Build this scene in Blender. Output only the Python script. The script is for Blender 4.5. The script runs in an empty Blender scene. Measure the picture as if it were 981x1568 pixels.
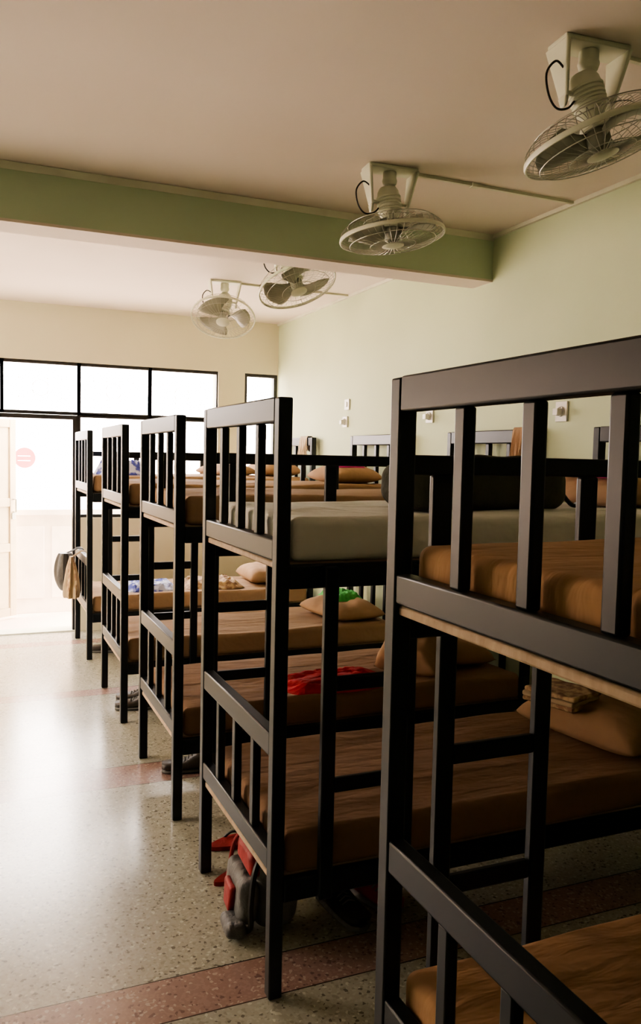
import bpy, bmesh, math, random
from mathutils import Vector, Matrix, noise
random.seed(7)
scene = bpy.context.scene
rad = math.radians

# ------------------------------------------------------------------ materials
def mat(name, col, rough=.5, col2=None, nscale=6.0, bump=0.0, bscale=40.0, stretch=(1,1,1), metallic=0.0, spec=.5, detail=4.0, coat=0.0, mixfac=(.35,.65)):
    m = bpy.data.materials.new(name); m.use_nodes = True
    nt = m.node_tree; N = nt.nodes; Lk = nt.links
    b = N['Principled BSDF']
    b.inputs['Roughness'].default_value = rough
    b.inputs['Metallic'].default_value = metallic
    b.inputs['Specular IOR Level'].default_value = spec
    b.inputs['Coat Weight'].default_value = coat
    tc = N.new('ShaderNodeTexCoord'); mp = N.new('ShaderNodeMapping')
    mp.inputs['Scale'].default_value = stretch
    Lk.new(tc.outputs['Object'], mp.inputs['Vector'])
    n = N.new('ShaderNodeTexNoise'); n.inputs['Scale'].default_value = nscale; n.inputs['Detail'].default_value = detail
    Lk.new(mp.outputs[0], n.inputs['Vector'])
    cr = N.new('ShaderNodeValToRGB')
    c2 = col2 if col2 else tuple(c*.88 for c in col)
    cr.color_ramp.elements[0].position = mixfac[0]; cr.color_ramp.elements[1].position = mixfac[1]
    cr.color_ramp.elements[0].color = (*c2, 1); cr.color_ramp.elements[1].color = (*col, 1)
    Lk.new(n.outputs['Fac'], cr.inputs['Fac']); Lk.new(cr.outputs[0], b.inputs['Base Color'])
    if bump > 0:
        n2 = N.new('ShaderNodeTexNoise'); n2.inputs['Scale'].default_value = bscale; n2.inputs['Detail'].default_value = 3
        n2.inputs['Distortion'].default_value = .3
        Lk.new(mp.outputs[0], n2.inputs['Vector'])
        bp = N.new('ShaderNodeBump'); bp.inputs['Strength'].default_value = bump; bp.inputs['Distance'].default_value = .02
        Lk.new(n2.outputs['Fac'], bp.inputs['Height']); Lk.new(bp.outputs[0], b.inputs['Normal'])
    return m

M = {}
M['wall'] = mat('wall_plaster_green', (.58,.66,.45), .75, (.55,.63,.43), 1.5, .05, 25)
M['backwall'] = mat('wall_plaster_cream', (.70,.67,.49), .75, (.67,.64,.47), 1.5, .05, 25)
M['beam'] = mat('beam_plaster_green', (.56,.68,.48), .7, (.53,.65,.46), 2, .05, 25)
M['ceil'] = mat('ceiling_paint', (.78,.70,.62), .85, (.75,.67,.59), 1.2, .05, 18)
M['trim'] = mat('trim_paint', (.72,.72,.58), .7)
M['paint'] = mat('bed_paint_slate', (.0075,.0115,.0155), .40, (.0062,.0095,.013), 3, .0, 60, spec=.30)
M['ply'] = mat('plywood_base', (.50,.38,.26), .7, (.40,.29,.19), 12, .1, 60, stretch=(.2,3,1))
M['frame'] = mat('window_frame_black', (.015,.014,.013), .45)
M['doorp'] = mat('door_paint_cream', (.78,.64,.44), .5)
M['grille'] = mat('grille_paint_white', (.85,.83,.80), .5)
M['cream'] = mat('fan_plastic_cream', (.70,.72,.58), .38, (.66,.68,.54), 4)
M['fanw'] = mat('fan_wire', (.50,.50,.43), .35, metallic=.2)
M['blade'] = mat('fan_blade', (.34,.35,.28), .4)
M['black'] = mat('black_rubber', (.012,.012,.012), .5)
M['dark'] = mat('dark_gap', (.03,.03,.03), .7)
def sheet(name, c, c2=None): return mat(name, c, .85, c2, 3.5, .75, 6, stretch=(1.0,3.2,1.0), spec=.15)
M['tan'] = sheet('sheet_tan', (.36,.24,.15), (.32,.21,.13))
M['tan2'] = sheet('sheet_orange_tan', (.42,.255,.135), (.375,.225,.12))
M['brown'] = sheet('sheet_brown', (.26,.162,.10), (.225,.14,.086))
M['grey'] = sheet('sheet_pale_grey', (.74,.74,.69), (.70,.70,.65))
M['pillow'] = mat('pillowcase_tan', (.34,.22,.13), .85, (.30,.19,.11), 5, .5, 9, spec=.15)
M['pillow2'] = mat('pillowcase_orange', (.46,.30,.19), .85, (.38,.25,.15), 5, .5, 9, spec=.15)
M['red'] = mat('cloth_red', (.50,.010,.025), .8, (.36,.006,.018), 9, .4, 20)
M['signred'] = mat('sign_red', (.55,.01,.015), .6)
M['redd'] = mat('nylon_dark_red', (.32,.012,.018), .6, (.22,.01,.012), 9, .4, 20)
M['magenta'] = mat('cloth_magenta', (.55,.03,.25), .8, (.4,.02,.15), 9, .4, 20)
M['green'] = mat('cloth_green', (.10,.55,.12), .8, (.05,.35,.07), 9, .4, 20)
M['blue'] = mat('cloth_blue_white', (.55,.58,.75), .8, (.05,.07,.35), 14, .4, 20, mixfac=(.45,.55))
M['olive'] = mat('bag_olive', (.055,.058,.036), .75, (.038,.042,.028), 9, .4, 30)
M['floral'] = mat('cloth_patterned', (.50,.36,.20), .8, (.25,.14,.08), 30, .4, 20, mixfac=(.4,.6))
M['bggrey'] = mat('bag_grey', (.17,.17,.165), .6, (.09,.09,.09), 9, .5, 30)
M['khaki'] = mat('cloth_khaki', (.45,.35,.22), .8, (.37,.28,.17), 9, .4, 20)
M['white'] = mat('white_plastic', (.78,.76,.70), .4)
M['shoe'] = mat('shoe_leather', (.03,.025,.02), .4)
M['sole'] = mat('shoe_sole', (.10,.10,.09), .7)
M['ext'] = mat('outdoor_plaster', (.92,.82,.75), .9)
M['extg'] = mat('outdoor_paving', (.86,.73,.64), .9, (.80,.68,.60), 4)

def terrazzo():
    m = bpy.data.materials.new('terrazzo_floor'); m.use_nodes = True
    nt = m.node_tree; N = nt.nodes; L = nt.links; b = N['Principled BSDF']
    tc = N.new('ShaderNodeTexCoord')
    v = N.new('ShaderNodeTexVoronoi'); v.inputs['Scale'].default_value = 115
    L.new(tc.outputs['Object'], v.inputs['Vector'])
    sep = N.new('ShaderNodeSeparateColor'); L.new(v.outputs['Color'], sep.inputs[0])
    cr = N.new('ShaderNodeValToRGB'); e = cr.color_ramp.elements
    cr.color_ramp.interpolation = 'CONSTANT'
    e[0].position = 0; e[0].color = (.15,.14,.11,1); e[1].position = .04; e[1].color = (.28,.275,.22,1)
    for p,c in ((.16,(.34,.335,.27)),(.55,(.36,.355,.29)),(.80,(.39,.385,.315)),(.95,(.50,.485,.40))):
        x = e.new(p); x.color = (*c,1)
    L.new(sep.outputs[0], cr.inputs['Fac'])
    cr2 = N.new('ShaderNodeValToRGB'); e = cr2.color_ramp.elements
    cr2.color_ramp.interpolation = 'CONSTANT'
    e[0].position = 0; e[0].color = (.19,.12,.10,1); e[1].position = .06; e[1].color = (.29,.19,.16,1)
    for p,c in ((.6,(.32,.215,.18)),(.90,(.42,.33,.27))):
        x = e.new(p); x.color = (*c,1)
    L.new(sep.outputs[1], cr2.inputs['Fac'])
    sx = N.new('ShaderNodeSeparateXYZ'); L.new(tc.outputs['Object'], sx.inputs[0])
    def mth(op,a,b_):
        n = N.new('ShaderNodeMath'); n.operation = op
        for i,q in enumerate((a,b_)):
            if isinstance(q,(int,float)): n.inputs[i].default_value = q
            else: L.new(q, n.inputs[i])
        return n.outputs[0]
    def band(y0,y1): return mth('MULTIPLY', mth('GREATER_THAN', sx.outputs[1], y0), mth('LESS_THAN', sx.outputs[1], y1))
    tot = None; lines = None
    for (y0,y1) in ((2.17,2.36),(3.86,4.12),(5.42,5.56),(.5,.7),(6.95,7.1)):
        q = band(y0,y1); tot = q if tot is None else mth('MAXIMUM',tot,q)
        for yy in (y0,y1):
            l = band(yy-.0025,yy+.0025); lines = l if lines is None else mth('MAXIMUM',lines,l)
    mx = N.new('ShaderNodeMix'); mx.data_type='RGBA'
    L.new(tot, mx.inputs[0]); L.new(cr.outputs[0], mx.inputs[6]); L.new(cr2.outputs[0], mx.inputs[7])
    mx2 = N.new('ShaderNodeMix'); mx2.data_type='RGBA'
    L.new(lines, mx2.inputs[0]); L.new(mx.outputs[2], mx2.inputs[6]); mx2.inputs[7].default_value = (.06,.04,.03,1)
    nz = N.new('ShaderNodeTexNoise'); nz.inputs['Scale'].default_value = 2.2; nz.inputs['Detail'].default_value = 5
    L.new(tc.outputs['Object'], nz.inputs['Vector'])
    mr = N.new('ShaderNodeMapRange'); L.new(nz.outputs['Fac'], mr.inputs[0])
    mr.inputs[3].default_value = .15; mr.inputs[4].default_value = .30
    L.new(mr.outputs[0], b.inputs['Roughness'])
    L.new(mx2.outputs[2], b.inputs['Base Color'])
    b.inputs['Specular IOR Level'].default_value = 1.0
    return m
M['floor'] = terrazzo()

# ------------------------------------------------------------------ mesh helpers
def T(v, mtx): return mtx @ Vector(v) if mtx is not None else Vector(v)
def box(bm, lo, hi, mi=0, mtx=None):
    vs = [bm.verts.new(T((x,y,z),mtx)) for x in (lo[0],hi[0]) for y in (lo[1],hi[1]) for z in (lo[2],hi[2])]
    for f in ((0,1,3,2),(4,6,7,5),(0,4,5,1),(2,3,7,6),(0,2,6,4),(1,5,7,3)):
        fc = bm.faces.new([vs[i] for i in f]); fc.material_index = mi
def hexa(bm, bot, top, mi=0, mtx=None):
    b = [bm.verts.new(T(p,mtx)) for p in bot]; t = [bm.verts.new(T(p,mtx)) for p in top]
    fs = [bm.faces.new(b[::-1]), bm.faces.new(t)]
    for i in range(len(b)):
        j=(i+1)%len(b); fs.append(bm.faces.new((b[i],b[j],t[j],t[i])))
    for f in fs: f.material_index = mi
def tube(bm, pts, r, seg=6, closed=False, mi=0, mtx=None, caps=True):
    pts = [Vector(p) for p in pts]; n = len(pts); rings = []
    up = None
    for i,p in enumerate(pts):
        if closed: t = pts[(i+1)%n]-pts[i-1]
        else: t = pts[min(i+1,n-1)]-pts[max(i-1,0)]
        t.normalize()
        if up is None:
            up = Vector((0,0,1)) if abs(t.z)<.9 else Vector((1,0,0))
        a = (up - t*up.dot(t))
        if a.length<1e-5: a = t.orthogonal()
        a.normalize(); up = a; b = t.cross(a)
        rr = r[i] if isinstance(r,(list,tuple)) else r
        rings.append([bm.verts.new(T(p+(a*math.cos(k*2*math.pi/seg)+b*math.sin(k*2*math.pi/seg))*rr, mtx)) for k in range(seg)])
    for i in range(n if closed else n-1):
        A=rings[i]; B=rings[(i+1)%n]
        for k in range(seg):
            f = bm.faces.new((A[k],A[(k+1)%seg],B[(k+1)%seg],B[k])); f.material_index = mi
    if not closed and caps:
        f=bm.faces.new(rings[0][::-1]); f.material_index=mi
        f=bm.faces.new(rings[-1]); f.material_index=mi
def spline(pts, sub=6):
    P_=[Vector(p) for p in pts]; out=[]
    for i in range(len(P_)-1):
        p0=P_[max(i-1,0)];p1=P_[i];p2=P_[i+1];p3=P_[min(i+2,len(P_)-1)]
        for k in range(sub):
            t=k/sub
            out.append(.5*((2*p1)+(p2-p0)*t+(2*p0-5*p1+4*p2-p3)*t*t+(3*p1-p0-3*p2+p3)*t**3))
    out.append(P_[-1]); return out
def lathe(bm, prof, seg=24, mi=0, mtx=None):
    rings=[]
    for (r,z) in prof:
        r=max(r,.0004)
        rings.append([bm.verts.new(T((r*math.cos(k*2*math.pi/seg), r*math.sin(k*2*math.pi/seg), z),mtx)) for k in range(seg)])
    for A,B in zip(rings,rings[1:]):
        for k in range(seg):
            f=bm.faces.new((A[k],A[(k+1)%seg],B[(k+1)%seg],B[k])); f.material_index=mi
    f=bm.faces.new(rings[0][::-1]); f.material_index=mi
    f=bm.faces.new(rings[-1]); f.material_index=mi
def gridsurf(bm, P, mi=0):
    V=[[bm.verts.new(p) for p in row] for row in P]
    for i in range(len(V)-1):
        for j in range(len(V[0])-1):
            f=bm.faces.new((V[i][j],V[i+1][j],V[i+1][j+1],V[i][j+1])); f.material_index=mi
    return V
def finish(name, bm, mats, loc=(0,0,0), bevel=0, bseg=2, parent=None, smooth=35, recalc=True, rot=None):
    if recalc: bmesh.ops.recalc_face_normals(bm, faces=bm.faces)
    me = bpy.data.meshes.new(name); bm.to_mesh(me); bm.free()
    for m in mats: me.materials.append(m)
    ob = bpy.data.objects.new(name, me); scene.collection.objects.link(ob)
    ob.location = loc
    if rot: ob.rotation_euler = rot
    me.polygons.foreach_set('use_smooth',[bool(smooth)]*len(me.polygons))
    if smooth and smooth<180: me.set_sharp_from_angle(angle=rad(smooth))
    if bevel:
        md = ob.modifiers.new('bevel','BEVEL'); md.width=bevel; md.segments=bseg; md.limit_method='ANGLE'; md.angle_limit=rad(40)
        md.harden_normals=False
    if parent: ob.parent = parent
    return ob

def soft_box_pts(bm, lo, hi, r, nm=(24,12,2), ne=4, disp=0.0, dscale=3.0, seed=0, mi=0, mtx=None, side=.4):
    """rounded, slightly lumpy cushion-like box"""
    lo=Vector(lo); hi=Vector(hi)
    co=[]
    for a in range(3):
        L0=[lo[a]+r*(i/ne) for i in range(ne)]
        L1=[lo[a]+r+(hi[a]-lo[a]-2*r)*i/nm[a] for i in range(nm[a]+1)]
        L2=[hi[a]-r+r*(i/ne) for i in range(1,ne+1)]
        co.append(L0+L1+L2)
    cache={}
    n=[len(c)-1 for c in co]
    ilo=lo+Vector((r,r,r)); ihi=hi-Vector((r,r,r))
    def vert(i,j,k):
        key=(i,j,k)
        if key in cache: return cache[key]
        p=Vector((co[0][i],co[1][j],co[2][k]))
        q=Vector([min(max(p[a],ilo[a]),ihi[a]) for a in range(3)])
        d=p-q
        if d.length>1e-9:
            m_=max(abs(d.x),abs(d.y),abs(d.z)); nd=d.normalized(); p=q+nd*m_
            nn=nd
        else: nn=Vector((0,0,0))
        if disp:
            s=noise.noise(Vector((p.x*dscale*.6+seed*7.3,p.y*dscale*1.6,p.z*dscale)))
            s2=noise.noise(Vector((p.x*dscale*1.6+seed*3.1,p.y*dscale*3.5,p.z*dscale*2)))
            amp=disp*(s+.35*s2)
            wt=max(nn.z,0)+side*(1-abs(nn.z))
            p=p+nn*amp*wt
        v=bm.verts.new(T(p,mtx)); cache[key]=v; return v
    def quad(a,b,c,d):
        f=bm.faces.new((a,b,c,d)); f.material_index=mi
    for i in range(n[0]):
        for j in range(n[1]):
            for k in (0,n[2]): quad(vert(i,j,k),vert(i+1,j,k),vert(i+1,j+1,k),vert(i,j+1,k))
    for i in range(n[0]):
        for k in range(n[2]):
            for j in (0,n[1]): quad(vert(i,j,k),vert(i+1,j,k),vert(i+1,j,k+1),vert(i,j,k+1))
    for j in range(n[1]):
        for k in range(n[2]):
            for i in (0,n[0]): quad(vert(i,j,k),vert(i,j+1,k),vert(i,j+1,k+1),vert(i,j,k+1))

# ------------------------------------------------------------------ room shell
XW=2.70; XL=-2.6; YB=7.45; YF=-5.0; ZC=2.87
bm=bmesh.new(); box(bm,(XL-.2,YF-.2,-.12),(XW+.2,YB+.2,0)); finish('floor',bm,[M['floor']],smooth=0)
bm=bmesh.new(); box(bm,(XL-.2,YF-.2,ZC),(XW+.2,YB+.2,ZC+.15)); finish('ceiling',bm,[M['ceil']],smooth=0)
bm=bmesh.new(); box(bm,(XW,YF-.2,0),(XW+.2,YB+.2,ZC)); finish('wall_right',bm,[M['wall']],smooth=0)
bm=bmesh.new(); box(bm,(XL,YF-.2,0),(XW,YF,ZC)); finish('wall_front',bm,[M['wall']],smooth=0)
def wall_x_with_openings(bm,x0,x1,y0,y1,z1,ops):
    ys=y0
    for (a,b,za,zb) in ops:
        box(bm,(x0,ys,0),(x1,a,z1)); box(bm,(x0,a,0),(x1,b,za)); box(bm,(x0,a,zb),(x1,b,z1)); ys=b
    box(bm,(x0,ys,0),(x1,y1,z1))
LW=[(4.3,6.9,.75,2.25)]  # unseen window opening, added far left to bring in fill light
bm=bmesh.new(); wall_x_with_openings(bm,XL-.2,XL,YF-.2,YB+.2,ZC,LW)
finish('wall_left',bm,[M['wall']],smooth=0)
WT=2.385; SILL=1.02
bm=bmesh.new()
box(bm,(XL,YB,WT),(XW,YB+.2,ZC))
box(bm,(XL,YB,0),(-.45,YB+.2,WT))
box(bm,(.86,YB,0),(2.107,YB+.2,SILL))
box(bm,(2.107,YB,0),(2.366,YB+.2,WT))
box(bm,(2.366,YB,0),(XW,YB+.2,SILL))
finish('wall_back',bm,[M['backwall']],smooth=0)
# beam, with painted underside
bm=bmesh.new(); box(bm,(XL,3.93,2.625),(XW,4.12,ZC),0); box(bm,(XL,3.925,2.612),(XW,4.125,2.625),1)
finish('ceiling_beam',bm,[M['beam'],M['ceil']],smooth=0)
bm=bmesh.new()
hexa(bm,[(XL,3.905,ZC-.002),(XW,3.905,ZC-.002),(XW,3.93,ZC-.002),(XL,3.93,ZC-.002)],[(XL,3.926,ZC-.03),(XW,3.926,ZC-.03),(XW,3.93,ZC-.03),(XL,3.93,ZC-.03)])
finish('trim_1',bm,[M['trim']],smooth=0)
bm=bmesh.new(); box(bm,(XW-.018,YF,ZC-.02),(XW,YB,ZC)); finish('trim_2',bm,[M['trim']],smooth=0)
bm=bmesh.new(); box(bm,(XW-.012,YF,0),(XW,YB,.1)); finish('baseboard_right',bm,[M['floor']],smooth=0)

# windows / door frames
def frame_rects(bm, cells, y0, y1, t):
    for (xa,xb,za,zb) in cells:
        box(bm,(xa,y0,za),(xb,y1,za+t)); box(bm,(xa,y0,zb-t),(xb,y1,zb))
        box(bm,(xa,y0,za+t),(xa+t,y1,zb-t)); box(bm,(xb-t,y0,za+t),(xb,y1,zb-t))
def security_grille(bm, xa,xb,za,zb, y, mi):
    n=max(2,int((xb-xa)/.1)); r=.0026
    for i in range(1,n):
        x=xa+(xb-xa)*i/n; tube(bm,[(x,y,za),(x,y,zb)],r,5,mi=mi)
    zc=(za+zb)/2; xc=(xa+xb)/2
    for z in (za+(zb-za)*.3, za+(zb-za)*.7): tube(bm,[(xa,y,z),(xb,y,z)],r,5,mi=mi)
    R=.07
    tube(bm,[(xc+R*math.cos(a*math.pi/10),y-.006,zc+R*math.sin(a*math.pi/10)) for a in range(20)],.003,5,closed=True,mi=mi)
bm=bmesh.new()
xs=[-.45,.215,.85,1.475,2.107]
for a,b in zip(xs,xs[1:]):
    frame_rects(bm,[(a-.014,b+.014,1.925,WT)],YB+.02,YB+.07,.028)
    security_grille(bm,a+.02,b-.02,1.95,WT-.02,YB+.13,1)
for a,b in zip(xs[2:],xs[3:]):
    frame_rects(bm,[(a-.014,b+.014,SILL,1.935)],YB+.02,YB+.07,.028)
    security_grille(bm,a+.02,b-.02,SILL+.02,1.91,YB+.13,1)
finish('window_1',bm,[M['frame'],M['grille']],smooth=40)
bm=bmesh.new()
frame_rects(bm,[(2.366,2.695,SILL,WT)],YB+.02,YB+.07,.03)
box(bm,(2.39,YB+.025,1.915),(2.67,YB+.065,1.94),0)
security_grille(bm,2.39,2.67,SILL+.02,WT-.02,YB+.13,1)
finish('window_2',bm,[M['frame'],M['grille']],smooth=40)
# door frame
bm=bmesh.new()
box(bm,(.795,YB+.01,.012),(.835,YB+.09,1.922)); box(bm,(-.45,YB+.01,.012),(-.41,YB+.09,1.922)); box(bm,(-.41,YB+.015,1.885),(.795,YB+.085,1.922))
box(bm,(-.45,YB,0),(.86,YB+.2,.012),1)
finish('door_frame',bm,[M['frame'],M['trim']],smooth=0)
# frames for the unseen left wall window, added to let fill light in
for wi,(a,b,za,zb) in enumerate(LW):
    bm=bmesh.new()
    n=2 if b-a<2 else 3
    for i in range(n):
        ya=a+(b-a)*i/n; yb=a+(b-a)*(i+1)/n
        for (p,q) in (((ya,za),(yb,za+.03)),((ya,zb-.03),(yb,zb)),((ya,za+.03),(ya+.03,zb-.03)),((yb-.03,za+.03),(yb,zb-.03))):
            box(bm,(XL-.12,p[0],p[1]),(XL-.07,q[0],q[1]))
    finish('window_%d'%(3+wi),bm,[M['frame']],smooth=0)

# open door leaf (outside, swung open)
leaf=bpy.data.objects.new('door_1',None); scene.collection.objects.link(leaf)
hx,hy=-.40,7.70; ex,ey=.35,8.28
ang=math.atan2(ey-hy,ex-hx); Lw=math.hypot(ex-hx,ey-hy)
leaf.location=(hx,hy,.02); leaf.rotation_euler=(0,0,ang)
bm=bmesh.new()
for (a,b) in (((0,-.02,0),(.07,.02,1.88)),((Lw-.07,-.02,0),(Lw,.02,1.88))): box(bm,a,b)
for z in (0,.62,1.05,1.80): box(bm,(.07,-.018,z),(Lw-.07,.018,z+.08))
for (z0,z1) in ((.08,.62),(.70,1.05),(1.13,1.80)): box(bm,(.07,-.006,z0),(Lw-.07,.006,z1))
finish('leaf',bm,[M['doorp']],bevel=.004,parent=leaf)
bm=bmesh.new()
tube(bm,[(Lw-.035,-.02,1.0),(Lw-.035,-.06,1.0),(Lw-.035,-.06,1.12),(Lw-.035,-.02,1.12)],.007,8)
box(bm,(Lw-.055,-.03,.93),(Lw-.015,-.02,.99))
finish('handle',bm,[M['fanw']],parent=leaf)

# ------------------------------------------------------------------ outdoors
bm=bmesh.new(); box(bm,(XL-.2,YB+.2,-.12),(16,24,-.01)); box(bm,(-16,-10,-.12),(XL-.2,24,-.01)); finish('ground_outdoor',bm,[M['extg']],smooth=0)
bm=bmesh.new()
box(bm,(-3,8.47,-.01),(6,8.55,.97)); box(bm,(-3,8.43,.97),(6,8.59,1.03))
for k in range(22):
    x=-2.9+k*.4; box(bm,(x,8.458,.14),(x+.33,8.47,.86))
finish('veranda_parapet',bm,[M['ext']],bevel=.006)
bm=bmesh.new(); box(bm,(-6.9,17,-.01),(12,17.2,1.45)); box(bm,(-6.9,16.95,1.45),(12,17.25,1.52))
for x in range(-6,13,3): box(bm,(x,16.9,-.01),(x+.3,17.3,1.7))
finish('compound_wall',bm,[M['ext']],smooth=0)
# unseen block added to cut low sky light through the left-hand window
bm=bmesh.new(); box(bm,(-11,-6,-.01),(-7,14,3.6)); box(bm,(-11.2,-6.2,3.6),(-6.7,14.2,3.8))
for k in range(5):
    y=-4+k*3.6; box(bm,(-7.0,y,1.1),(-6.97,y+1.4,2.4),1); box(bm,(-7.0,y-.06,1.02),(-6.93,y+1.46,1.1))
finish('left_sky_blocker',bm,[M['ext'],M['frame']],smooth=0)
# red round sign on a post
bm=bmesh.new()
R0=Matrix.Translation((.69,13.0,1.50))@Matrix.Rotation(rad(90),4,'X')
lathe(bm,[(.150,-.01),(.155,0),(.150,.012)],32,0,R0)
for k in range(2): box(bm,(.69-.10,12.98,1.45+k*.07),(.69+.08,12.99,1.462+k*.07),1)
tube(bm,[(.69,13.02,-.01),(.69,13.02,1.45)],.025,8,mi=1)
finish('round_road_sign',bm,[M['signred'],M['white']])

# ------------------------------------------------------------------ bunk beds
BL=1.88; BW=.82; P=.042; H=1.77; X0=.785
def bunk_mesh(ladder_far,slats):
    bm=bmesh.new()
    for x in (0,BL-P):
        for y in (0,BW-P):
            box(bm,(x,y,0),(x+P,y+P,H-.002))
        xa,xb=x+.002,x+P-.002
        box(bm,(x,P+.0005,H-.072),(x+P,BW-P-.0005,H))
        box(bm,(xa,P,1.300),(xb,BW-P,1.362))
        box(bm,(xa,P,.722),(xb,BW-P,.792))
        box(bm,(xa,P,.378),(xb,BW-P,.440))
        for yc in slats:
            box(bm,(x+.007,yc-.018,1.362),(x+P-.009,yc+.018,H-.072))
            box(bm,(x+.007,yc-.018,.440),(x+P-.009,yc+.018,.722))
    for y in (.002,BW-.032):
        for z in (.288,1.220):
            box(bm,(P,y,z),(BL-P,y+.03,z+.070))
    for z in (.315,1.248):
        for i in range(6):
            x=.15+i*.31
            box(bm,(x,.032,z),(x+.05,BW-.032,z+.026))
    for z in (.3415,1.2745):
        box(bm,(.012,.034,z),(BL-.012,BW-.034,z+.021),1)
    y=BW-.028
    box(bm,(P,y,1.568),(BL-P,y+.024,1.610))
    for xc in (.12,.515,1.10,1.45):
        w=.024 if xc<1 else .017
        box(bm,(xc-w,y+.001,1.29),(xc+w,y+.023,1.568))
    y=(BW+.0005) if ladder_far else -.0255
    for xc in (.165,.43):
        box(bm,(xc-.022,y,.29),(xc+.022,y+.025,1.285))
    for z in (.61,.915):
        box(bm,(.187,y+.003,z),(.408,y+.022,z+.045))
    return bm
EV=[P/2+(BW-P)*k/4 for k in (1,2,3)]
def make_bunk(x,y,far=False,share=None,slats=EV):
    if share is None:
        return finish('bunk_bed',bunk_mesh(far,slats),[M['paint'],M['ply']],loc=(x,y,0),bevel=.005,bseg=2)
    ob=bpy.data.objects.new('bunk_bed',share.data); scene.collection.objects.link(ob); ob.location=(x,y,0)
    md=ob.modifiers.new('bevel','BEVEL'); md.width=.005; md.segments=2; md.limit_method='ANGLE'; md.angle_limit=rad(40)
    return ob
YS=[.697,2.15,3.41,4.79,6.37]
XS=[.800,X0,X0,X0,X0]
make_bunk(XS[0],YS[0],True,slats=[.170,.365,.565])
b2=make_bunk(X0,YS[1])
for y in YS[2:]: make_bunk(X0,y,share=b2)

def mattress(x,y,level,m,seed,th=.130):
    bm=bmesh.new(); z=.363 if level==0 else 1.296
    soft_box_pts(bm,(.048,.012,0),(BL-.048,BW-.036,th),.028,(60,40,2),4,.012,3.0,seed,side=.08)
    finish('mattress',bm,[m],loc=(x,y,z),smooth=60)
for i,(lo,up) in enumerate((('tan2','tan2'),('brown','grey'),('brown','tan'),('tan','tan'),('tan','tan'))):
    mattress(XS[i],YS[i],0,M[lo],i+1); mattress(XS[i],YS[i],1,M[up],i+11)
ZL=.363+.130; ZU=1.296+.130

# ------------------------------------------------------------------ soft goods
def pillow(x,y,z,m,size=(.34,.52,.13),rz=0,seed=0,tilt=0,name='pillow'):
    bm=bmesh.new(); n=26
    for s in (1,-.55):
        P_=[]
        for i in range(n+1):
            row=[]
            for j in range(n+1):
                u=2*i/n-1; v=2*j/n-1
                pu=u*(1-.06*(1-v*v)*abs(u)); pv=v*(1-.05*(1-u*u)*abs(v))
                t=(max(0,(1-u**4))*max(0,(1-v**4)))**.55
                nz=noise.noise(Vector((u*1.6+seed*5,v*1.6,s)))*.18+noise.noise(Vector((u*5+seed*5,v*4,s)))*.08
                h=size[2]/1.55*s*t*(1+ (nz if s>0 else 0))
                row.append(Vector((pu*size[0]/2,pv*size[1]/2,h)))
            P_.append(row)
        gridsurf(bm,P_)
    bmesh.ops.remove_doubles(bm,verts=bm.verts,dist=.0005)
    if tilt: bmesh.ops.rotate(bm,verts=bm.verts,cent=(0,0,0),matrix=Matrix.Rotation(tilt,3,'Y'))
    zmin=min(v.co.z for v in bm.verts)
    for v in bm.verts: v.co.z-=zmin
    return finish(name,bm,[m],loc=(x,y,z),rot=(0,0,rz),smooth=180)
def heap(name,x,y,z,sx,sy,h,m,seed=0,rz=0):
    bm=bmesh.new(); n=34; P_=[]
    for i in range(n+1):
        row=[]
        for j in range(n+1):
            u=2*i/n-1; v=2*j/n-1
            a=math.atan2(v,u); rr=1+.22*noise.noise(Vector((math.cos(a)*1.5+seed,math.sin(a)*1.5,seed)))
            k=max(abs(u),abs(v)); c=math.hypot(u,v)
            f=(k/c if c>1e-6 else 1); f=.5+.5*f
            d=1-k
            hh=min(1,d*3.5)
            q=Vector((u*3+seed*3,v*3,seed)); rg=1-abs(noise.noise(q))*2; rg2=1-abs(noise.noise(q*2.3))*2
            zz=.002+h*hh*(.45+.4*max(rg,0)+.2*rg2)
            row.append(Vector((u*f*rr*sx/2,v*f*rr*sy/2,max(zz,.002))))
        P_.append(row)
    gridsurf(bm,P_)
    base=[[Vector((p.x,p.y,0.0)) for p in row] for row in P_]
    gridsurf(bm,base)
    def ring(G): return [G[i][0] for i in range(n+1)]+[G[n][j] for j in range(1,n+1)]+[G[i][n] for i in range(n-1,-1,-1)]+[G[0][j] for j in range(n-1,0,-1)]
    A=ring(P_);B=ring(base)
    for i in range(len(A)):
        j=(i+1)%len(A); bm.faces.new([bm.verts.new(p) for p in (A[i],A[j],B[j],B[i])])
    bmesh.ops.remove_doubles(bm,verts=bm.verts,dist=.0004)
    return finish(name,bm,[m],loc=(x,y,z),rot=(0,0,rz),smooth=60)
def folded(name,x,y,z,sx,sy,layers,mats,rz=0):
    bm=bmesh.new(); zz=0
    for i in range(layers):
        t=.018+.006*random.random(); o=random.uniform(-.01,.01)
        soft_box_pts(bm,(-sx/2+o,-sy/2-o,zz),(sx/2+o,sy/2-o,zz+t),t*.42,(10,10,1),3,.006,12,i,mi=i%len(mats))
        zz+=t*.93
    return finish(name,bm,mats,loc=(x,y,z),rot=(0,0,rz),smooth=60)
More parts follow.
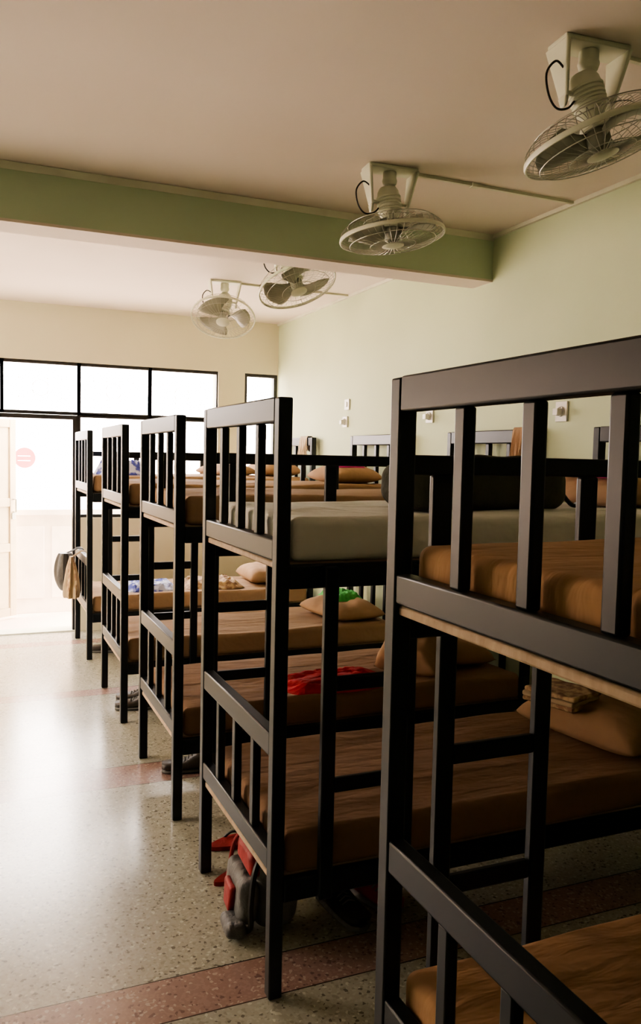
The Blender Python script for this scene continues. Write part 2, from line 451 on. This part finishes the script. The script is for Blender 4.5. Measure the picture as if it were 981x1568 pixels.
def hanging(name,x,y,ztop,width,length,m,axis='Y',thick=.02,seed=0):
    bm=bmesh.new(); P_=[]; n=24; k=22
    for i in range(k+1):
        row=[]; s=2*i/k-1
        for j in range(n+1):
            u=j/n-.5
            w=width*(1+.18*abs(s)+.1*noise.noise(Vector((s*2,seed,0))))
            fold=.010*(1+math.sin(u*22+seed))+.006*(1+math.sin(u*47+s*3))
            ln=length*(1 if s<0 else .6)
            if abs(s)<.12: off=s/.12*thick; zz=.004
            else: off=math.copysign(thick+fold*abs(s),s); zz=-(abs(s)-.12)/.88*ln*(1+.08*math.sin(u*9+seed))
            p=(off,u*w,zz) if axis=='Y' else (u*w,off,zz)
            row.append(Vector(p))
        P_.append(row)
    gridsurf(bm,P_)
    ob=finish(name,bm,[m],loc=(x,y,ztop),smooth=70)
    md=ob.modifiers.new('solid','SOLIDIFY'); md.thickness=.003; md.offset=0
    return ob
def bundle(name,x,y,ztop,L_,rx,ry,mats,seed=0,bag=False):
    """gathered garment / soft bag hanging from a loop over a rail (hangs on the aisle side)"""
    bm=bmesh.new(); n=40; k=18; rings=[]
    for i in range(k+1):
        s=i/k; pr=(.22+.78*math.sin(min(1,s*1.15)*math.pi/2)) if not bag else math.sin((.10+.86*s)*math.pi)**.45
        if bag is False and s>.93: pr*=1-(s-.93)*1.5
        ring=[]
        for j in range(n):
            a=2*math.pi*j/n
            rp=1+(.16 if not bag else .05)*math.sin(a*7+seed+s*1.5)+.10*noise.noise(Vector((math.cos(a)*2+seed,math.sin(a)*2,s*2)))
            ring.append(bm.verts.new((-rx+rx*pr*rp*math.cos(a)-.012, ry*pr*rp*math.sin(a), -.03-s*L_)))
        rings.append(ring)
    for q,(A,B) in enumerate(zip(rings,rings[1:])):
        for j in range(n):
            f=bm.faces.new((A[j],A[(j+1)%n],B[(j+1)%n],B[j]))
            f.material_index = (1 if len(mats)>1 and (j//4)%2==0 else 0)
    bm.faces.new(rings[0][::-1]); bm.faces.new(rings[-1])
    tube(bm,spline([(-rx-.01,.02,-.035),(-.012,.022,.0),(.0,.022,.010),(.03,.022,.010),(.050,.02,-.01),(.052,0,-.06),(.050,-.02,-.01),(.03,-.022,.010),(0,-.022,.010),(-.012,-.022,0),(-rx-.01,-.02,-.035)],4),.004,6)
    return finish(name,bm,mats,loc=(x,y,ztop),smooth=60)

# pillows on lower beds
pillow(2.34,2.52,ZL,M['pillow'],(.40,.60,.15),.15,1)
folded('folded_clothes',2.22,2.62,ZL+.125,.20,.24,3,[M['floral'],M['khaki']],.3)
pillow(2.38,3.86,ZL,M['pillow'],(.40,.60,.15),-.1,2)
pillow(2.10,3.66,ZL,M['pillow'],(.26,.34,.18),.7,3,tilt=-.5,name='cushion')
pillow(2.36,5.13,ZL,M['pillow2'],(.40,.56,.13),.1,4)
heap('green_cloth',2.38,5.20,ZL+.118,.26,.34,.05,M['green'],2)
pillow(2.36,6.80,ZL,M['pillow2'],(.38,.56,.15),-.05,5)
heap('patterned_blanket',1.85,6.68,ZL,.55,.46,.07,M['floral'],4)
heap('blue_blanket',1.32,6.66,ZL,.45,.42,.06,M['blue'],6)
heap('red_towel',1.62,3.60,ZL,.60,.34,.038,M['red'],3,.05)
# upper beds
pillow(2.42,2.62,ZU,M['pillow2'],(.34,.50,.13),0,7)
heap('pink_cloth',2.36,2.60,ZU+.118,.22,.30,.05,M['magenta'],12)
pillow(2.40,3.84,ZU,M['pillow'],(.36,.54,.12),0,8)
pillow(2.38,5.18,ZU,M['pillow2'],(.36,.54,.12),0,9)
heap('pink_cloth',2.36,5.12,ZU+.11,.22,.28,.05,M['magenta'],14)
pillow(2.42,6.78,ZU,M['pillow2'],(.36,.54,.13),0,10)
heap('blue_blanket',1.10,6.76,ZU,.40,.46,.12,M['blue'],16)
pillow(2.0,6.8,ZU,M['tan'],(.36,.5,.10),.2,11)

# olive duffel bag on the upper bed
bag=bpy.data.objects.new('duffel_bag',None); scene.collection.objects.link(bag); bag.location=(1.67,2.50,ZU+.002); bag.rotation_euler=(0,0,-.04)
bm=bmesh.new(); soft_box_pts(bm,(-.32,-.15,0),(.32,.15,.165),.06,(20,8,2),5,.02,5,3)
finish('body',bm,[M['olive']],parent=bag,smooth=60)
bm=bmesh.new()
for xx in (-.13,.13):
    tube(bm,spline([(xx,-.158,.02),(xx,-.158,.10),(xx,-.12,.168),(xx,0,.176),(xx,.12,.168)]),.009,6)
tube(bm,spline([(-.13,-.12,.172),(-.09,-.16,.185),(0,-.17,.180),(.09,-.16,.185),(.13,-.12,.172)]),.009,6)
tube(bm,[(-.29,0,.166),(.29,0,.166)],.005,6)
tube(bm,spline([(.32,-.04,.1),(.38,-.06,.02),(.45,-.02,.012),(.50,.06,.012)]),.008,6)
finish('straps',bm,[M['black']],parent=bag)

# hanging garments
hanging('hanging_towel',X0+BL-.021,3.52,H+.006,.10,.16,M['pillow2'],'Y',.025,1)
hanging('hanging_shirt',X0+BL-.021,6.55,H+.006,.16,.20,M['khaki'],'Y',.025,2)
bundle('hanging_shirt',X0-.004,6.74,.794,.33,.060,.10,[M['khaki'],M['floral']],2)
bundle('hanging_bag',X0-.004,6.98,.794,.31,.085,.085,[M['black'],M['bggrey']],5,bag=True)
# ------------------------------------------------------------------ floor things
def shoe(name,x,y,rz,mu,ms,high=.05,L_=.27,z=0):
    bm=bmesh.new(); n=16; k=14
    def foot(s): return .032+.018*math.sin(min(1,s*1.25)*math.pi*.62)*(1-max(0,(s-.8)/.2)**2*.55)
    def sec(z0,z1f,mi):
        rs=[]
        for i in range(n+1):
            s=i/n; w=foot(s); zt=z1f(s); xx=(s-.5)*L_
            if i in (0,n): w*=.55
            ring=[]
            for j in range(k):
                a=2*math.pi*j/k; ca,sa=math.cos(a),math.sin(a)
                yy=w*math.copysign(abs(ca)**.7,ca); zz=(z0+zt)/2+(zt-z0)/2*math.copysign(abs(sa)**.7,sa)
                ring.append(bm.verts.new((xx,yy,zz)))
            rs.append(ring)
        for A,B in zip(rs,rs[1:]):
            for j in range(k):
                f=bm.faces.new((A[j],A[(j+1)%k],B[(j+1)%k],B[j])); f.material_index=mi
        for r_ in (rs[0][::-1],rs[-1]):
            f=bm.faces.new(r_); f.material_index=mi
    sec(0,lambda s:.022,1)
    sec(.016,lambda s:.05+(high+.02)*max(0,1-s*1.7)**.8+.02*(1-s),0)
    tube(bm,[(-L_*.32+.055*math.cos(a*math.pi/8),.03*math.sin(a*math.pi/8),.075+high*.75) for a in range(16)],.008,6,closed=True,mi=1)
    for i in range(4): tube(bm,[(-L_*.05+i*.018,-.026,.068-i*.004),(-L_*.05+i*.018,0,.085-i*.006),(-L_*.05+i*.018,.026,.068-i*.004)],.003,5,mi=1)
    return finish(name,bm,[mu,ms],loc=(x,y,z),rot=(0,0,rz),smooth=50)
def slipper(x,y,rz,m):
    bm=bmesh.new(); pts=[]
    for i in range(28):
        a=2*math.pi*i/28; c=math.cos(a); s=math.sin(a)
        pts.append((.125*c,(.042+.008*c-.008*math.cos(2*a))*s))
    hexa(bm,[(p[0],p[1],0) for p in pts],[(p[0],p[1],.018) for p in pts])
    tube(bm,spline([(.06,0,.018),(.05,0,.035),(.0,-.03,.04),(-.03,-.045,.014)]),.006,6,mi=1)
    tube(bm,spline([(.05,0,.035),(.0,.03,.04),(-.03,.045,.014)]),.006,6,mi=1)
    return finish('slipper',bm,[m,M['black']],loc=(x,y,0),rot=(0,0,rz),bevel=.003)
slipper(.93,2.86,.25,M['redd']); slipper(.98,3.12,.15,M['redd'])
shoe('shoe',1.18,2.50,-1.4,M['shoe'],M['bggrey'],.03)
shoe('shoe',1.32,2.54,-1.25,M['redd'],M['bggrey'],.03)
shoe('shoe',.93,5.05,2.9,M['shoe'],M['sole'],.04)
shoe('shoe',.96,5.20,2.8,M['shoe'],M['sole'],.04)
shoe('shoe',.97,6.60,2.9,M['shoe'],M['sole'],.04)
shoe('shoe',.99,3.95,2.9,M['shoe'],M['sole'],.04)
# backpack leaning by the bed foot
bp=bpy.data.objects.new('backpack',None); scene.collection.objects.link(bp); bp.location=(.925,2.60,.004); bp.rotation_euler=(0,rad(4),rad(-4))
bm=bmesh.new(); soft_box_pts(bm,(-.07,-.14,0),(.08,.15,.29),.055,(6,12,12),5,.03,6,2)
finish('body',bm,[M['bggrey']],parent=bp,smooth=60)
bm=bmesh.new(); soft_box_pts(bm,(-.125,-.13,.02),(-.055,.10,.17),.032,(3,9,6),4,.018,8,5)
soft_box_pts(bm,(-.10,-.12,.18),(-.05,.06,.26),.022,(2,6,4),3,.012,8,6,mi=1)
soft_box_pts(bm,(-.142,-.05,.03),(-.118,.04,.12),.010,(2,6,4),3,.006,8,6,mi=1)
soft_box_pts(bm,(-.17,-.16,-.002),(-.10,-.04,.045),.020,(6,9,3),4,.012,8,9)
finish('front_pocket',bm,[M['bggrey'],M['redd']],parent=bp,smooth=60)
bm=bmesh.new()
tube(bm,spline([(-.05,-.10,.27),(-.09,-.15,.22),(-.10,-.17,.12),(-.09,-.15,.03),(-.12,-.11,.010)]),.010,8,mi=1)
tube(bm,spline([(-.05,.10,.27),(-.09,.13,.20),(-.10,.14,.10),(-.11,.12,.03),(-.10,.08,.012)]),.008,8)
tube(bm,spline([(0,-.04,.285),(0,-.03,.33),(0,.03,.33),(0,.04,.285)]),.008,6,mi=1)
finish('straps',bm,[M['redd'],M['black']],parent=bp)

# ------------------------------------------------------------------ wall sockets
def socket(name,y,z,w=.085,h=.085,kind=0):
    bm=bmesh.new()
    box(bm,(-.012,-w/2,-h/2),(0,w/2,h/2),0)
    if kind==0:
        Rx=Matrix.Rotation(rad(-90),4,'Y')
        lathe(bm,[(.026,.012),(.026,.020),(.022,.021),(.020,.014)],20,0,Rx)
        for (a,b) in ((0,.010),(-.009,-.006),(.009,-.006)):
            box(bm,(-.0235,a-.003,b-.003),(-.015,a+.003,b+.003),1)
        box(bm,(-.05,-.018,-.02),(-.02,.018,.014),0)
    else:
        box(bm,(-.018,-.012,-.02),(-.012,.012,.02),0)
    return finish(name,bm,[M['white'],M['dark']],loc=(XW,y,z),bevel=.003)
socket('wall_socket',3.28,1.855,.085,.10); socket('wall_socket',4.56,1.88); socket('wall_socket',5.86,1.885); socket('light_switch',5.83,2.02,.085,.085,1)
# ------------------------------------------------------------------ ceiling fans
TH=rad(23.09); Fv=Vector((math.sin(TH),math.cos(TH),0)); Rv=Vector((math.cos(TH),-math.sin(TH),0))
def fan(x,y,roll,pitch,spin,yaw,drop=.295):
    root=bpy.data.objects.new('ceiling_fan',None); scene.collection.objects.link(root); root.location=(x,y,ZC)
    Yw=Matrix.Rotation(yaw,4,'Z')
    bm=bmesh.new()
    box(bm,(-.115,-.05,-.016),(.115,.05,0),0,Yw)
    for s in (-1,1):
        hexa(bm,[(s*.090,-.020,-.165),(s*.078,-.022,-.165),(s*.078,.022,-.165),(s*.090,.020,-.165)],
                [(s*.118,-.058,-.014),(s*.104,-.060,-.014),(s*.104,.060,-.014),(s*.118,.058,-.014)],0,Yw)
        hexa(bm,[(s*.088,-.012,-.195),(s*.078,-.012,-.195),(s*.078,.012,-.195),(s*.088,.012,-.195)],
                [(s*.091,-.022,-.165),(s*.077,-.022,-.165),(s*.077,.022,-.165),(s*.091,.022,-.165)],0,Yw)
    lathe(bm,[(.030,-.016),(.030,-.045),(.034,-.055),(.028,-.072),(.018,-.078)],20,0,Yw)
    tube(bm,[(-.085,0,-.150),(.085,0,-.150)],.008,10,mi=0,mtx=Yw)
    finish('bracket',bm,[M['cream']],bevel=.005,bseg=3,parent=root)
    R=Matrix.Rotation(-roll,4,Fv)@Matrix.Rotation(-pitch,4,Rv)
    piv=Matrix.Translation((0,0,-.150))
    Hm=piv@R
    bm=bmesh.new()
    d=drop-.150
    prof=[(.018,.070),(.036,.066),(.047,.048),(.050,.030)]
    z=.028
    for i in range(5):
        prof+= [(.054,z-.003),(.054,z-.009),(.049,z-.011),(.049,z-.013)]; z-=.013
    prof+=[(.049,-.045),(.036,-.062),(.024,-.070),(.022,-d+.058),(.045,-d+.055),(.050,-d+.043),(.045,-d+.038)]
    lathe(bm,prof,28,0,Hm)
    finish('motor',bm,[M['cream']],parent=root,smooth=30)
    C=Hm@Matrix.Translation((0,0,-d))
    bm=bmesh.new(); RR=.228
    def ringp(r,z,n=64): return [(r*math.cos(2*math.pi*i/n),r*math.sin(2*math.pi*i/n),z) for i in range(n)]
    prof=[(RR,-.009),(RR+.004,-.008),(RR+.006,0),(RR+.004,.008),(RR,.009),(RR-.003,.006),(RR-.003,-.006),(RR,-.009)]
    n=72; rings=[[bm.verts.new(C@Vector((r*math.cos(2*math.pi*k/n),r*math.sin(2*math.pi*k/n),z))) for k in range(n)] for r,z in prof[:-1]]
    for i in range(len(rings)):
        A=rings[i];B=rings[(i+1)%len(rings)]
        for k in range(n):
            f=bm.faces.new((A[k],A[(k+1)%n],B[(k+1)%n],B[k])); f.material_index=1
    for (r,z) in ((.19,.058),(.12,.066),(.06,.062),(.19,-.026),(.10,-.036)):
        tube(bm,ringp(r,z,48),.0018,5,closed=True,mi=0,mtx=C)
    for k in range(44):
        a=2*math.pi*k/44; c,s=math.cos(a),math.sin(a)
        tube(bm,[(r*c,r*s,z) for r,z in ((.045,.054),(.10,.066),(.16,.064),(.20,.050),(.222,.030),(RR,.006))],.0011,4,mi=0,mtx=C,caps=False)
        a+=.03; c,s=math.cos(a),math.sin(a)
        tube(bm,[(r*c,r*s,z) for r,z in ((.045,-.038),(.10,-.036),(.16,-.032),(.20,-.022),(RR,-.006))],.0011,4,mi=0,mtx=C,caps=False)
    lathe(bm,[(.048,-.036),(.048,-.041),(.030,-.046),(.002,-.048)],24,1,C)
    finish('cage',bm,[M['fanw'],M['cream']],parent=root,smooth=50)
    bm=bmesh.new()
    lathe(bm,[(.03,.04),(.036,.03),(.036,-.01),(.02,-.024),(.002,-.026)],20,0,C)
    for b in range(3):
        B_=C@Matrix.Rotation(spin+b*2*math.pi/3,4,'Z')@Matrix.Translation((0,0,.014)); P_=[]
        for i in range(9):
            s=i/8; r=.03+.165*s; row=[]
            w=rad(22+34*math.sin(min(1,s*1.05)*math.pi*.62))
            for j in range(7):
                t=j/6-.5; a=w*t*1.5+.25*s
                row.append(B_@Vector((r*math.cos(a),r*math.sin(a),t*.045*(1-.3*s))))
            P_.append(row)
        gridsurf(bm,P_)
    ob=finish('blades',bm,[M['blade']],parent=root,smooth=60)
    md=ob.modifiers.new('solid','SOLIDIFY'); md.thickness=.002
    bm=bmesh.new()
    tube(bm,spline([Yw@Vector(p) for p in ((-.10,-.02,-.09),(-.135,-.03,-.08),(-.165,-.03,-.12),(-.155,-.03,-.18),(-.12,-.02,-.21),(-.075,-.01,-.20),(-.045,0,-.17))]),.0035,6)
    finish('cable',bm,[M['black']],parent=root)
    bm=bmesh.new()
    box(bm,(.115,-.008,-.013),(XW-x-.001,.008,0))
    box(bm,(.42,-.014,-.017),(.46,.014,0))
    finish('conduit',bm,[M['trim']],parent=root,smooth=0)
fan(1.73,2.05,rad(17),rad(2),.4,rad(-5))
fan(1.68,3.25,rad(7),rad(1),1.1,rad(-5))
fan(1.70,4.52,rad(19),rad(17),.2,rad(-8))
fan(1.69,5.84,rad(0),rad(30),1.6,rad(-8))

# ------------------------------------------------------------------ light: hazy bright sky
w=bpy.data.worlds.new('bright_sky'); scene.world=w; w.use_nodes=True
nt=w.node_tree; bg=nt.nodes['Background']
tc=nt.nodes.new('ShaderNodeTexCoord'); sp=nt.nodes.new('ShaderNodeSeparateXYZ'); cr=nt.nodes.new('ShaderNodeValToRGB')
nt.links.new(tc.outputs['Generated'],sp.inputs[0]); nt.links.new(sp.outputs[2],cr.inputs[0]); nt.links.new(cr.outputs[0],bg.inputs[0])
e=cr.color_ramp.elements; e[0].position=0; e[0].color=(1,.86,.79,1); e[1].position=.45; e[1].color=(1,.885,.815,1)
bg.inputs[1].default_value=10.0
def portal(name,loc,sx,sy,rot):
    l=bpy.data.lights.new(name,'AREA'); l.shape='RECTANGLE'; l.size=sx; l.size_y=sy; l.cycles.is_portal=True
    o=bpy.data.objects.new(name,l); o.location=loc; o.rotation_euler=rot; scene.collection.objects.link(o)
portal('door_daylight',(.205,YB+.19,1.19),1.31,2.37,(rad(-90),0,0))
portal('window_daylight',(1.775,YB+.19,1.70),1.84,1.36,(rad(-90),0,0))
for (a,b,za,zb) in LW:  # sky portal through the added left opening
    portal('window_daylight',(XL-.19,(a+b)/2,(za+zb)/2),zb-za,b-a,(0,rad(-90),0))

scene.view_settings.exposure=1.78
scene.view_settings.look='AgX - Medium High Contrast'

# ------------------------------------------------------------------ camera
cam=bpy.data.cameras.new('camera'); co=bpy.data.objects.new('camera',cam); scene.collection.objects.link(co)
cam.sensor_fit='HORIZONTAL'; cam.sensor_width=36; cam.lens=1243/981*36; cam.clip_start=.02
p=math.atan(.0671); Z=Vector((0,0,1))
Fc=Fv*math.cos(p)-Z*math.sin(p); Uc=Fv*math.sin(p)+Z*math.cos(p)
Xc=(Rv+Uc*.022).normalized(); Yc=(Uc-Rv*.022).normalized(); Zc=-Fc
m=Matrix((Xc,Yc,Zc)).transposed().to_4x4(); m.translation=Vector((0,0,1.6))
co.matrix_world=m
scene.camera=co
